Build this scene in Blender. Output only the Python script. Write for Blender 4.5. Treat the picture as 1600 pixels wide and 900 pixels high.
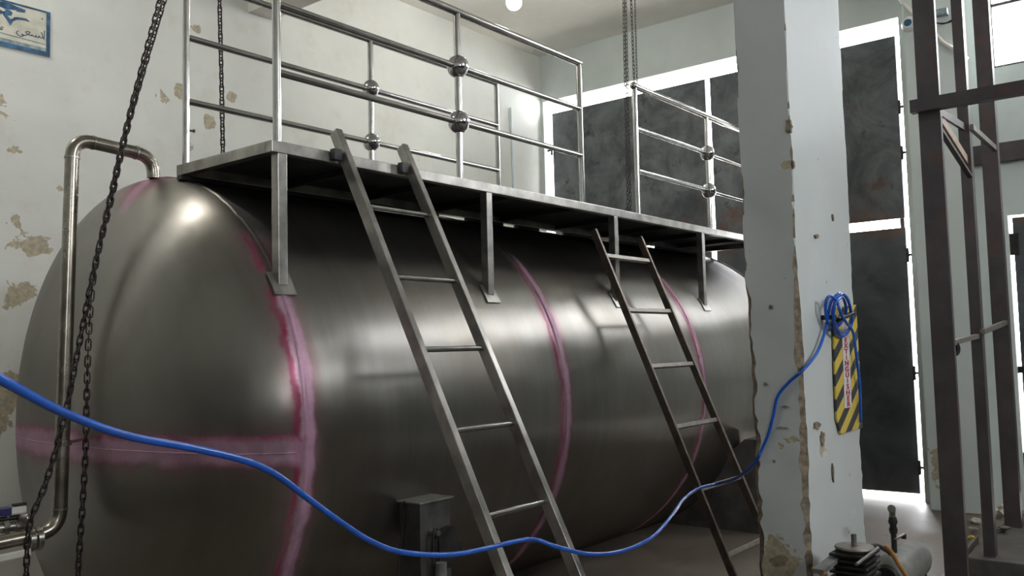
import bpy, bmesh, math, random
from mathutils import Vector, Matrix, noise
for o in list(bpy.data.objects): bpy.data.objects.remove(o)
random.seed(7)
SC = bpy.context.scene
COL = SC.collection
PI = math.pi
# ------------------------------------------------------------------ camera
F = 1380.0
CR = Vector((0.62372347, -0.78123324, -0.02537046))
CU = Vector((-0.03719982, -0.06208941, 0.9973771))
CW = Vector((0.78075938, 0.62114373, 0.06778836))
EYE = Vector((0, 0, 1.6))
cam = bpy.data.cameras.new('camera')
cam.sensor_width = 36
cam.lens = F * 36 / 1600
cam.clip_start = 0.05
co = bpy.data.objects.new('camera', cam)
m = Matrix((CR, CU, -CW)).transposed().to_4x4()
m.translation = EYE
co.matrix_world = m
COL.objects.link(co)
SC.camera = co


def at(px, py, X=None, Y=None, Z=None, w=None):
    """world point seen at a pixel of the photograph, on the given plane"""
    d = CW + CR * ((px - 800) / F) - CU * ((py - 450) / F)
    if X is not None: t = (X - EYE.x) / d.x
    elif Y is not None: t = (Y - EYE.y) / d.y
    elif Z is not None: t = (Z - EYE.z) / d.z
    else: t = w
    return EYE + d * t


# ------------------------------------------------------------------ world, light, exposure
world = bpy.data.worlds.new('sky')
SC.world = world
world.use_nodes = True
nt = world.node_tree
nt.nodes['Background'].inputs[0].default_value = (0.95, 0.965, 1.0, 1)
nt.nodes['Background'].inputs[1].default_value = 19.0
SC.view_settings.view_transform = 'Standard'
SC.view_settings.look = 'None'
SC.view_settings.gamma = 1
SC.view_settings.use_curve_mapping = False
SC.view_settings.exposure = 0.5


def portal(loc, rot, sx, sy):
    l = bpy.data.lights.new('window_portal', 'AREA')
    l.shape = 'RECTANGLE'; l.size = sx; l.size_y = sy; l.energy = 1
    l.cycles.is_portal = True
    o = bpy.data.objects.new('window_portal', l)
    o.location = loc; o.rotation_euler = rot
    COL.objects.link(o)


XW = 9.31      # far wall (gate wall)
YW = 6.84      # wall behind the tank
XB = -3.0      # wall behind the camera
YR = -5.2      # wall to the right, out of the picture
ZC = 5.46      # ceiling
WIN = (-1.35, 1.53, 4.13, 5.25)      # window in the far wall: y0, y1, z0, z1
GATE = (2.33, 6.80, 0.0, 4.84)
DOOR = (0.20, 1.47, 0.0, 2.72)
portal((XW + .02, (WIN[0] + WIN[1]) / 2, (WIN[2] + WIN[3]) / 2), (0, PI / 2, 0), WIN[3] - WIN[2], WIN[1] - WIN[0])
portal((XW + .1, 4.56, 2.42), (0, PI / 2, 0), 4.84, 4.47)
portal((-1.9, YR - .02, 3.37), (PI / 2, 0, 0), 1.2, 1.25)
portal((4.2, YR - .02, 4.6), (PI / 2, 0, 0), 2.8, 1.1)

# ------------------------------------------------------------------ object helpers


def put(name, me, mat=None, parent=None, smooth=False):
    o = bpy.data.objects.new(name, me)
    COL.objects.link(o)
    if mat is not None and not me.materials: me.materials.append(mat)
    if parent is not None: o.parent = parent
    if smooth:
        me.polygons.foreach_set('use_smooth', [True] * len(me.polygons))
        if smooth != 'all':
            try: me.set_sharp_from_angle(angle=math.radians(38))
            except Exception: pass
    return o


def obj(name, bm, mat=None, parent=None, smooth=False):
    me = bpy.data.meshes.new(name)
    bmesh.ops.recalc_face_normals(bm, faces=bm.faces)
    if parent is not None:
        off = parent_world(parent)
        bmesh.ops.translate(bm, vec=-off, verts=bm.verts)
    bm.to_mesh(me); bm.free()
    return put(name, me, mat, parent, smooth)


def parent_world(p):
    v = Vector((0, 0, 0))
    while p is not None:
        v += p.location; p = p.parent
    return v


def tag(o, label, cat, group=None, kind=None):
    if label: o['label'] = label
    if cat: o['category'] = cat
    if group: o['group'] = group
    if kind: o['kind'] = kind
    return o


def thing(name, label, cat, loc, group=None):
    o = bpy.data.objects.new(name, None)
    o.empty_display_size = .1
    o.location = loc
    COL.objects.link(o)
    return tag(o, label, cat, group)


def struct(o):
    o['kind'] = 'structure'
    return o


def box(bm, a, b, bev=0.0):
    a = Vector(a); b = Vector(b)
    c = (a + b) / 2; s = b - a
    r = bmesh.ops.create_cube(bm, size=1)
    for v in r['verts']:
        v.co = Vector((v.co.x * s.x, v.co.y * s.y, v.co.z * s.z)) + c
    if bev > 0:
        es = list({e for v in r['verts'] for e in v.link_edges})
        bmesh.ops.bevel(bm, geom=es, offset=bev, segments=2, profile=.6, affect='EDGES')
    return r


def BX(a, b, bev=0.0):
    bm = bmesh.new(); box(bm, a, b, bev); return bm


def frame_of(d, hint=None):
    d = d.normalized()
    h = Vector(hint) if hint is not None else (Vector((0, 0, 1)) if abs(d.z) < .9 else Vector((1, 0, 0)))
    x = h.cross(d)
    if x.length < 1e-6: x = Vector((0, 1, 0)).cross(d)
    x.normalize()
    y = d.cross(x)
    return x, y


def bar(bm, p, q, wx, wy, hint=None, bev=0.0):
    """rectangular bar from p to q; wx across, wy along the hint direction"""
    p = Vector(p); q = Vector(q)
    x, y = frame_of(q - p, hint)
    vs = []
    for e in (p, q):
        for sx, sy in ((-1, -1), (1, -1), (1, 1), (-1, 1)):
            vs.append(bm.verts.new(e + x * sx * wx / 2 + y * sy * wy / 2))
    fs = [(0, 1, 2, 3), (7, 6, 5, 4)] + [(i, (i + 1) % 4 + 0, (i + 1) % 4 + 4, i + 4) for i in range(4)]
    faces = [bm.faces.new([vs[i] for i in f]) for f in fs]
    if bev:
        es = list({e for f in faces for e in f.edges})
        bmesh.ops.bevel(bm, geom=es, offset=bev, segments=1, affect='EDGES')


def BAR(p, q, wx, wy, hint=None, bev=0.0):
    bm = bmesh.new(); bar(bm, p, q, wx, wy, hint, bev); return bm


def tube(bm, pts, r, n=14, cap=True):
    pts = [Vector(p) for p in pts]
    rs = r if isinstance(r, (list, tuple)) else [r] * len(pts)
    prev = None; rings = []
    for i, p in enumerate(pts):
        t = (pts[min(i + 1, len(pts) - 1)] - pts[max(i - 1, 0)]).normalized()
        if prev is None: x, y = frame_of(t)
        else:
            x = prev - t * prev.dot(t); x.normalize(); y = t.cross(x)
        prev = x
        rings.append([bm.verts.new(p + (x * math.cos(2 * PI * k / n) + y * math.sin(2 * PI * k / n)) * rs[i]) for k in range(n)])
    for a, b in zip(rings, rings[1:]):
        for k in range(n):
            bm.faces.new((a[k], a[(k + 1) % n], b[(k + 1) % n], b[k]))
    if cap:
        bm.faces.new(rings[0][::-1]); bm.faces.new(rings[-1])


def TUBE(pts, r, n=14, cap=True):
    bm = bmesh.new(); tube(bm, pts, r, n, cap); return bm


def lathe(bm, prof, origin, axis, n=24):
    """prof: list of (distance along axis, radius)"""
    origin = Vector(origin); axis = Vector(axis).normalized()
    x, y = frame_of(axis)
    rings = []
    for d, r in prof:
        if r < 1e-6: rings.append([bm.verts.new(origin + axis * d)])
        else: rings.append([bm.verts.new(origin + axis * d + (x * math.cos(2 * PI * k / n) + y * math.sin(2 * PI * k / n)) * r) for k in range(n)])
    for a, b in zip(rings, rings[1:]):
        for k in range(n):
            k2 = (k + 1) % n
            if len(a) == 1 and len(b) == 1: continue
            if len(a) == 1: bm.faces.new((a[0], b[k2], b[k]))
            elif len(b) == 1: bm.faces.new((a[k], a[k2], b[0]))
            else: bm.faces.new((a[k], a[k2], b[k2], b[k]))


def LATHE(prof, origin, axis, n=24):
    bm = bmesh.new(); lathe(bm, prof, origin, axis, n); return bm


def catmull(pts, k=8):
    pts = [Vector(p) for p in pts]; out = []
    P = [pts[0] * 2 - pts[1]] + pts + [pts[-1] * 2 - pts[-2]]
    for i in range(1, len(P) - 2):
        a, b, c, d = P[i - 1:i + 3]
        for j in range(k):
            t = j / k
            out.append(.5 * ((2 * b) + (c - a) * t + (2 * a - 5 * b + 4 * c - d) * t * t + (3 * b - a - 3 * c + d) * t ** 3))
    out.append(pts[-1])
    return out


def bent(pts, rad, k=8):
    """polyline with rounded corners"""
    pts = [Vector(p) for p in pts]; out = [pts[0]]
    for i in range(1, len(pts) - 1):
        a = (pts[i - 1] - pts[i]).normalized(); b = (pts[i + 1] - pts[i]).normalized()
        p0 = pts[i] + a * rad; p2 = pts[i] + b * rad
        for j in range(k + 1):
            t = j / k
            out.append(p0.lerp(pts[i], t).lerp(pts[i].lerp(p2, t), t))
    out.append(pts[-1])
    return out


# ------------------------------------------------------------------ materials
class N:
    """small node expression helper"""
    def __init__(s, name):
        s.m = bpy.data.materials.new(name); s.m.use_nodes = True
        s.t = s.m.node_tree; s.b = s.t.nodes['Principled BSDF']
        s.co = s.t.nodes.new('ShaderNodeTexCoord').outputs['Object']
        s._xyz = None

    def link(s, v, sock):
        if isinstance(v, bpy.types.NodeSocket): s.t.links.new(v, sock)
        elif isinstance(v, (tuple, list)): sock.default_value = (*v, 1) if len(v) == 3 and len(sock.default_value) == 4 else v
        else: sock.default_value = v

    def set(s, **k):
        nm = dict(color='Base Color', metal='Metallic', rough='Roughness', aniso='Anisotropic', spec='Specular IOR Level', alpha='Alpha', coat='Coat Weight')
        for a, v in k.items(): s.link(v, s.b.inputs[nm[a]])
        return s

    def math(s, op, a, b=0.0, clamp=False):
        n = s.t.nodes.new('ShaderNodeMath'); n.operation = op; n.use_clamp = clamp
        s.link(a, n.inputs[0]); s.link(b, n.inputs[1]); return n.outputs[0]

    def add(s, a, b): return s.math('ADD', a, b)
    def sub(s, a, b): return s.math('SUBTRACT', a, b)
    def mul(s, a, b): return s.math('MULTIPLY', a, b)
    def abs(s, a): return s.math('ABSOLUTE', a)

    def xyz(s):
        if s._xyz is None:
            n = s.t.nodes.new('ShaderNodeSeparateXYZ'); s.t.links.new(s.co, n.inputs[0]); s._xyz = n.outputs
        return s._xyz

    def noise(s, scale=5, detail=4, rough=.55, sc=None, out=0, dist=0.0):
        v = s.co
        if sc is not None:
            mp = s.t.nodes.new('ShaderNodeMapping'); s.t.links.new(v, mp.inputs[0]); mp.inputs['Scale'].default_value = sc; v = mp.outputs[0]
        n = s.t.nodes.new('ShaderNodeTexNoise'); s.t.links.new(v, n.inputs['Vector'])
        n.inputs['Scale'].default_value = scale; n.inputs['Detail'].default_value = detail; n.inputs['Roughness'].default_value = rough
        n.inputs['Distortion'].default_value = dist
        return n.outputs[out]

    def step(s, v, lo, hi, a=0.0, b=1.0):
        n = s.t.nodes.new('ShaderNodeMapRange'); n.interpolation_type = 'SMOOTHSTEP'
        s.link(v, n.inputs[0]); n.inputs[1].default_value = lo; n.inputs[2].default_value = hi
        n.inputs[3].default_value = a; n.inputs[4].default_value = b
        return n.outputs[0]

    def mix(s, f, a, b):
        n = s.t.nodes.new('ShaderNodeMix'); n.data_type = 'RGBA'
        s.link(f, n.inputs[0]); s.link(a, n.inputs[6]); s.link(b, n.inputs[7]); return n.outputs[2]

    def bump(s, h, strength=.3, dist=.01):
        n = s.t.nodes.new('ShaderNodeBump'); n.inputs['Strength'].default_value = strength; n.inputs['Distance'].default_value = dist
        s.link(h, n.inputs['Height']); s.t.links.new(n.outputs[0], s.b.inputs['Normal']); return s


def plain(name, col, rough=.5, metal=0.0, var=.12, scale=12, bump=0.0):
    s = N(name)
    n = s.noise(scale, 4)
    c = s.mix(s.step(n, .3, .7), tuple(x * (1 - var) for x in col), tuple(min(1, x * (1 + var)) for x in col))
    s.set(color=c, rough=s.step(n, .2, .8, rough * .85, min(1, rough * 1.12)), metal=metal)
    if bump: s.bump(s.noise(scale * 4, 3), bump, .004)
    return s.m


def plaster(name, col, patches, dirt=.5, pn=.66, cool=None):
    """painted plaster: mottling, scuffs, small peeled places; patches = (x,y,z,radius) centres of larger flaking"""
    s = N(name)
    big = s.noise(.9, 5, .6)
    c = s.mix(s.step(big, .3, .75), tuple(v * .9 for v in col), tuple(min(1, v * 1.04) for v in col))
    c = s.mix(s.mul(s.step(s.noise(2.6, 6, .7), .52, .72), .35 * dirt), c, (0.50, 0.46, 0.36))
    small = s.noise(6.5, 8, .62, dist=.3)
    spots = s.noise(19, 5, .6)
    near = 0.0
    for (x, y, z, r) in patches:
        d = s.t.nodes.new('ShaderNodeVectorMath'); d.operation = 'DISTANCE'
        s.t.links.new(s.co, d.inputs[0]); d.inputs[1].default_value = (x, y, z)
        k = s.step(d.outputs['Value'], r * .1, r * 1.2, .235, 0.0)
        near = s.add(near, k)
    mask = s.step(s.add(small, near), pn + .02, pn + .045)
    tiny = s.mul(s.step(spots, .715, .735), .75)
    rim = s.step(s.add(small, near), pn - .03, pn + .02)
    c = s.mix(s.mul(rim, .25), c, (.72, .72, .68))
    c = s.mix(mask, c, s.mix(s.step(s.noise(30, 3), .4, .6), (.47, .41, .29), (.36, .32, .24)))
    c = s.mix(tiny, c, (.12, .11, .10))
    s.set(color=c, rough=.62, spec=.35)
    h = s.sub(s.mul(s.noise(3, 6, .6), .5), s.mul(s.math('MAXIMUM', mask, tiny), .5))
    s.bump(h, .35, .012)
    return s.m


def ring_dye():
    """brushed stainless shell with heat tint, and red leak-test dye along the welds"""
    s = N('brushed_tank_steel')
    x, y, z = s.xyz()
    streak = s.noise(1.0, 6, .65, sc=(13, 1.4, 1.4))
    blot = s.noise(1.3, 5, .55)
    base = s.mix(s.step(streak, -.3, 1.3), (.185, .177, .163), (.305, .293, .27))
    base = s.mix(s.step(blot, .42, .7, 0, .55), base, (.20, .175, .14))
    rough = s.add(s.step(streak, -.2, 1.2, .30, .36), s.step(s.noise(4, 4), .3, .8, 0, .06))
    # scratches
    scr = s.step(s.noise(1.0, 7, .75, sc=(60, 4, 9)), .71, .76)
    base = s.mix(s.mul(scr, .5), base, (.08, .08, .075))
    wob = s.mul(s.sub(s.noise(2.2, 4, .6), .5), .16)
    wob2 = s.mul(s.sub(s.noise(9, 4, .65), .5), .06)
    gate = s.noise(1.1, 3, .5)
    core = 0.0; edge = 0.0
    below = s.step(z, 2.08, 2.26, 1, .0)
    below1 = s.step(z, 1.86, 1.96, 1, .0)
    patch = s.step(s.abs(s.sub(z, 2.08)), .07, .14, 1, 0)
    for (xi, wd, k) in ((0.0, .9, 1.0), (2.01, .85, 1.0), (3.89, .68, 1.0), (5.8, .8, .6)):
        d = s.add(s.sub(x, xi), s.add(wob2, s.mul(wob, .35)))
        c_ = s.step(s.abs(s.sub(d, .012)), .022 * wd, .062 * wd, 1, 0)
        e_ = s.step(s.abs(s.add(d, .05 * wd)), .006, .034 * wd, 1, 0)
        f_ = s.step(s.abs(d), .05 * wd, .15 * wd, .35, 0)
        core = s.math('MAXIMUM', core, s.mul(s.mul(c_, k), below1 if xi == 0 else below))
        edge = s.math('MAXIMUM', edge, s.mul(s.mul(s.math('MAXIMUM', e_, f_), k), s.math('MAXIMUM', below1, patch) if xi == 0 else below))
    # seam across the dished head
    onhead = s.step(x, .0, .10, 1, 0)
    d = s.add(s.sub(z, 1.165), s.add(s.mul(wob, .55), wob2))
    c_ = s.mul(s.step(s.abs(d), .035, .085, 1, 0), onhead)
    e_ = s.mul(s.math('MAXIMUM', s.step(s.abs(s.sub(d, .062)), .006, .026, 1.0, 0), s.step(s.abs(s.add(d, .06)), .006, .05, .55, 0)), onhead)
    e_ = s.math('MAXIMUM', e_, s.mul(s.step(s.abs(d), .07, .17, .3, 0), onhead))
    core = s.math('MAXIMUM', core, s.mul(c_, .95)); edge = s.math('MAXIMUM', edge, e_)
    # seam along the crown of the shell
    d = s.add(s.add(y, .12), s.mul(wob, .3))
    core = s.math('MAXIMUM', core, s.mul(s.mul(s.step(s.abs(d), .02, .07, 1, 0), s.step(z, 2.3, 2.4)), .8))
    # around the vent nozzle
    dv = s.t.nodes.new('ShaderNodeVectorMath'); dv.operation = 'DISTANCE'
    s.t.links.new(s.co, dv.inputs[0]); dv.inputs[1].default_value = (-.05, -.12, 2.57)
    edge = s.math('MAXIMUM', edge, s.step(s.add(dv.outputs['Value'], wob), .06, .3, 1, 0))
    var = s.step(s.noise(6, 6, .75), .34, .55, .6, 1)
    core = s.mul(core, s.mul(var, .85)); edge = s.mul(edge, s.step(gate, .2, .5, .6, 1))
    drip = s.step(s.noise(1.0, 4, .6, sc=(9, 9, 1.2)), .3, .7, .6, 1.0)
    col = s.mix(s.mul(edge, drip), base, (.24, .010, .065))
    col = s.mix(core, col, s.mix(s.noise(5, 4), (.40, .15, .28), (.62, .43, .55)))
    met = s.sub(.95, s.mul(s.math('MAXIMUM', core, s.mul(edge, .8)), .8))
    s.set(color=col, rough=s.add(rough, s.mul(core, .15)), metal=met, aniso=.85)
    tn = s.t.nodes.new('ShaderNodeTangent'); tn.direction_type = 'RADIAL'; tn.axis = 'X'
    s.t.links.new(tn.outputs[0], s.b.inputs['Tangent']); s.b.inputs['Anisotropic Rotation'].default_value = .25
    s.bump(s.add(s.mul(s.noise(1.1, 3, .5), 1.0), s.mul(streak, .004)), .22, .05)
    return s.m


def rusty(name, a, b, rust, amt=.5, rough=.55, metal=.5, scale=3):
    s = N(name)
    n = s.noise(scale, 7, .65)
    c = s.mix(s.step(n, .3, .7), a, b)
    c = s.mix(s.step(s.noise(scale * 1.7, 8, .7), .62 - amt * .3, .8 - amt * .2), c, rust)
    s.set(color=c, rough=rough, metal=metal)
    s.bump(s.noise(scale * 14, 5), .25, .003)
    return s.m


def gate_mat():
    s = N('gate_sheet_steel')
    x, y, z = s.xyz()
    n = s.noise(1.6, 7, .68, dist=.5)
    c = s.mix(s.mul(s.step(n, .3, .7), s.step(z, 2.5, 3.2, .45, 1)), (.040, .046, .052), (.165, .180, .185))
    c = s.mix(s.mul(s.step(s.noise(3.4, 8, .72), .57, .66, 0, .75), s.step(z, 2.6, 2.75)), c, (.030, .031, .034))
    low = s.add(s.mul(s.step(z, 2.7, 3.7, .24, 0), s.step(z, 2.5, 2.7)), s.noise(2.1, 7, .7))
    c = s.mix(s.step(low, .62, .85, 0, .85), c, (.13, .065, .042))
    s.set(color=c, rough=.55, metal=.25)
    s.bump(s.noise(1.5, 5), .3, .03)
    return s.m


def floor_mat():
    s = N('worn_concrete_floor')
    n = s.noise(1.1, 8, .65)
    c = s.mix(s.step(n, .3, .7), (.100, .080, .064), (.20, .162, .128))
    c = s.mix(s.step(s.noise(4, 6, .7), .55, .75, 0, .7), c, (.05, .045, .04))
    s.set(color=c, rough=s.step(n, .3, .8, .45, .75), spec=.4)
    s.bump(s.noise(22, 6), .3, .006)
    return s.m


def stripe_mat():
    """flat print: yellow and black diagonals"""
    s = N('hazard_stripes')
    x, y, z = s.xyz()
    v = s.sub(s.mul(z, 1.0), s.mul(x, .62))
    fr = s.math('FRACT', s.add(s.mul(v, 1 / .128), .2))
    st = s.step(fr, .46, .50)
    wear = s.step(s.noise(14, 6, .7), .6, .75, 0, .5)
    c = s.mix(st, (.045, .045, .05), (.62, .47, .07))
    c = s.mix(wear, c, (.22, .2, .16))
    s.set(color=c, rough=.5)
    return s.m


M = {}
M['tank'] = ring_dye()
M['bead'] = plain('weld_bead_steel', (.42, .16, .25), .4, .6, .4, 40)
M['tube'] = plain('polished_stainless_tube', (.50, .49, .47), .17, 1.0, .12, 9)
M['pipe'] = plain('heat_stained_pipe_steel', (.31, .285, .24), .27, .95, .3, 6)
M['ball'] = plain('mirror_stainless_ball', (.55, .55, .55), .07, 1.0, .05, 9)
M['box_steel'] = plain('mill_finish_stainless_box', (.34, .33, .305), .34, .85, .28, 7, .15)
M['under'] = plain('dark_platform_sheet', (.06, .06, .062), .6, .6, .3, 5)
M['ladder2'] = rusty('brown_mild_steel', (.085, .07, .06), (.15, .125, .105), (.20, .13, .085), .5, .45, .6, 9)
M['rung2'] = rusty('worn_ladder_rung_steel', (.16, .145, .125), (.25, .23, .2), (.15, .09, .06), .3, .45, .6, 12)
M['frame'] = rusty('dark_red_oxide_steel', (.058, .050, .053), (.090, .078, .078), (.105, .056, .045), .35, .5, .3, 4)
M['chain'] = plain('black_oiled_chain', (.035, .028, .026), .45, .7, .4, 30)
M['hose'] = plain('blue_air_hose', (.012, .10, .50), .22, 0, .15, 14)
M['wall_l'] = plaster('left_wall_paint', (.68, .69, .64),
    [(*at(a, b, Y=YW), c) for a, b, c in ((368, 140, .10), (330, 190, .10), (350, 222, .07), (362, 153, .07), (90, 285, .10), (58, 390, .12), (20, 235, .12), (40, 455, .12), (8, 300, .1), (305, 45, .06), (283, 140, .1), (20, 340, .1), (14, 620, .3), (300, 230, .08))] + [(2.60, 6.84, 3.45, .28), (2.85, 6.84, 2.5, .25), (4.35, 6.84, 3.65, .16), (4.55, 6.84, 3.3, .15), (3.95, 6.84, 3.85, .25), (2.75, 6.84, 2.05, .22), (2.55, 6.84, 1.2, .45), (3.35, 6.84, 2.75, .22), (4.3, 6.84, 4.5, .2)], .8, .735)
M['wall_f'] = plaster('gate_wall_paint', (.59, .645, .625), [(8.9, 2.0, .55, .3), (9.31, 1.9, .3, .4), (8.9, 2.1, .35, .25)], .5, .76)
M['pillar'] = plaster('pillar_paint', (.545, .585, .575), [(4.3, 1.62, 2.5, .12), (4.55, 1.61, 1.05, .16), (4.3, 1.75, .55, .2), (4.3, 1.7, 1.1, .12), (4.3, 1.85, .45, .15), (4.9, 1.61, .6, .2)], .35, .735)
M['ceiling'] = plaster('ceiling_paint', (.74, .72, .66), [], .3, .9)
M['wall_b'] = plain('dark_reflection_panel_grey', (.075, .072, .065), .8, 0, .2, 2)  # for the unseen panels that darken the tank head's reflections
M['gate'] = gate_mat()
M['floor'] = floor_mat()
M['dark'] = plain('black_grimy_iron', (.025, .024, .023), .55, .4, .4, 20, .2)
M['edge'] = plain('exposed_mortar', (.20, .165, .12), .9, 0, .4, 30, .5)
M['white'] = plain('white_plastic', (.70, .72, .72), .4, 0, .08, 10)
M['conduit'] = plain('cream_conduit', (.66, .64, .58), .4, 0, .08, 10)
M['cyan'] = plain('pale_cyan_pipe', (.50, .60, .60), .4, 0, .08, 10)
M['stripes'] = stripe_mat()
M['strip'] = plain('white_label_strip', (.62, .60, .60), .5, 0, .1, 20)
M['red'] = plain('red_print', (.42, .015, .03), .5, 0, .15, 30)
M['blue'] = plain('blue_sign_paint', (.035, .10, .19), .4, 0, .5, 14)
M['cream'] = plain('aged_cream_sign', (.55, .54, .44), .45, 0, .14, 9)
M['greyblue'] = plain('faded_blue_grey_print', (.23, .29, .30), .5, 0, .35, 24)
M['comp'] = plain('dusty_grey_tank_paint', (.15, .15, .135), .55, .1, .3, 9, .15)
M['boxpaint'] = plain('dark_grey_box_steel', (.085, .083, .078), .5, .5, .25, 9, .1)
M['brass'] = plain('tarnished_valve_metal', (.32, .31, .28), .3, .9, .25, 20)
M['yellowhose'] = plain('dirty_yellow_cable', (.42, .22, .06), .5, 0, .25, 20)
M['paper'] = plain('littered_paper', (.50, .47, .40), .8, 0, .25, 20)
M['yellow'] = plain('yellow_scrap', (.60, .42, .06), .6, 0, .2, 20)
M['lit_brace'] = plain('tan_lit_brace_face', (.34, .24, .17), .6, 0, .2, 8)  # tan tone of the brace's lit top face
M['concrete'] = plain('dark_dusty_concrete', (.075, .068, .06), .85, 0, .35, 6, .5)
M['yard'] = plain('sunlit_yard', (.55, .52, .46), .9, 0, .1, 2)
M['navy'] = plain('navy_plastic', (.02, .02, .12), .4, 0, .1, 10)
M['lens'] = plain('dark_blue_lens', (.03, .10, .17), .15, 0, .1, 10)


def emis(name, c, k):
    s = N(name); s.set(color=(c[0], c[1], c[2]))
    s.b.inputs['Emission Color'].default_value = (*c, 1); s.b.inputs['Emission Strength'].default_value = k
    return s.m


M['bulb'] = emis('lit_bulb', (1, .965, .90), 115)
M['added_bulb'] = emis('added_bulb_glow', (1, .98, .93), 330)  # glow of the extra bulb added to brighten the left wall
gl = N('window_glass'); tr = gl.t.nodes.new('ShaderNodeBsdfTransparent'); gs = gl.t.nodes.new('ShaderNodeBsdfGlossy'); mx = gl.t.nodes.new('ShaderNodeMixShader')
gs.inputs['Roughness'].default_value = .05; mx.inputs[0].default_value = .05
gl.t.links.new(tr.outputs[0], mx.inputs[1]); gl.t.links.new(gs.outputs[0], mx.inputs[2]); gl.t.links.new(mx.outputs[0], gl.t.nodes['Material Output'].inputs[0])
M['glass'] = gl.m

gl = N('dimmed_window_glass'); tr = gl.t.nodes.new('ShaderNodeBsdfTransparent'); gl.b.inputs['Base Color'].default_value = (.3, .3, .27, 1); mx = gl.t.nodes.new('ShaderNodeMixShader')
mx.inputs[0].default_value = .92  # mostly opaque, to dim the sky through the added back window
gl.t.links.new(tr.outputs[0], mx.inputs[1]); gl.t.links.new(gl.b.outputs[0], mx.inputs[2]); gl.t.links.new(mx.outputs[0], gl.t.nodes['Material Output'].inputs[0])
M['dimmed_glass'] = gl.m

# ------------------------------------------------------------------ the room
TH = .24


def holed(u0, u1, z0, z1, holes, mk):
    """wall as cells around rectangular holes"""
    us = sorted({u0, u1, *[h[0] for h in holes], *[h[1] for h in holes]})
    zs = sorted({z0, z1, *[h[2] for h in holes], *[h[3] for h in holes]})
    bm = bmesh.new()
    for a, b in zip(us, us[1:]):
        for c, d in zip(zs, zs[1:]):
            mu, mz = (a + b) / 2, (c + d) / 2
            if any(h[0] < mu < h[1] and h[2] < mz < h[3] for h in holes): continue
            p, q = mk(a, b, c, d)
            box(bm, p, q)
    bmesh.ops.remove_doubles(bm, verts=bm.verts, dist=1e-5)
    seen = {}
    for f in list(bm.faces):      # drop the doubled inner faces between cells
        c = f.calc_center_median(); k = (round(c.x, 3), round(c.y, 3), round(c.z, 3))
        seen.setdefault(k, []).append(f)
    dead = [f for fs in seen.values() if len(fs) > 1 for f in fs]
    bmesh.ops.delete(bm, geom=dead, context='FACES')
    return bm


struct(obj('floor', BX((XB - TH, YR - TH, -.2), (XW + TH, YW + TH, 0)), M['floor']))
struct(obj('ceiling', BX((XB - TH, YR - TH, ZC), (XW + TH, YW + TH, ZC + .2)), M['ceiling']))
struct(obj('wall_left', BX((XB - TH, YW, 0), (XW + TH, YW + TH, ZC)), M['wall_l']))
struct(obj('wall_far', holed(YR - TH, YW, 0, ZC, [GATE, DOOR, WIN], lambda a, b, c, d: ((XW, a, c), (XW + TH, b, d))), M['wall_f']))
struct(obj('wall_back', holed(YR, YW, 0, ZC, [(.2, 5.2, 2.9, 4.7)], lambda a, b, c, d: ((XB - TH, a, c), (XB, b, d))), M['wall_f']))
w4 = struct(obj('window_4', BX((XB - .12, .2, 2.9), (XB - .06, 5.2, 2.94)), M['frame']))  # unseen window, added to brighten the reflection in the tank head
for yy in (1.85, 3.5): obj('mullion', BX((XB - .12, yy, 2.94), (XB - .06, yy + .04, 4.7)), M['frame'], w4)
obj('pane', BX((XB - .10, .2, 2.94), (XB - .09, 5.2, 4.7)), M['dimmed_glass'], w4)
struct(obj('dark_reflection_panel_back', BX((XB, YR, 0), (XB + .02, YW, 2.6)), M['wall_b']))  # unseen dark panel, added to darken the lower tank head's reflection
struct(obj('dark_reflection_panel_right', BX((XB + .02, YR, 0), (XW, YR + .02, 2.6)), M['wall_b']))  # same dark unseen panel along the right wall
struct(obj('wall_right', holed(XB, XW, 0, ZC, [(-2.5, -1.3, 2.75, 4.0), (2.8, 5.6, 4.05, 5.15)], lambda a, b, c, d: ((a, YR - TH, c), (b, YR, d))), M['wall_f']))
struct(obj('ground', BX((XW + TH, -12, -.25), (XW + 14, 16, -.03)), M['yard']))
# ceiling beam that meets the left wall, upper left of the picture
struct(obj('trim_1', BX((4.77, 3.3, 4.765), (5.04, YW, ZC)), M['ceiling']))
# pilaster to the right of the gate
struct(obj('trim_2', BX((8.9, 1.75, 0), (XW, 2.19, ZC - .001), .012), M['wall_f']))

# pillar in front of the tank, its arrises chipped off irregularly


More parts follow.
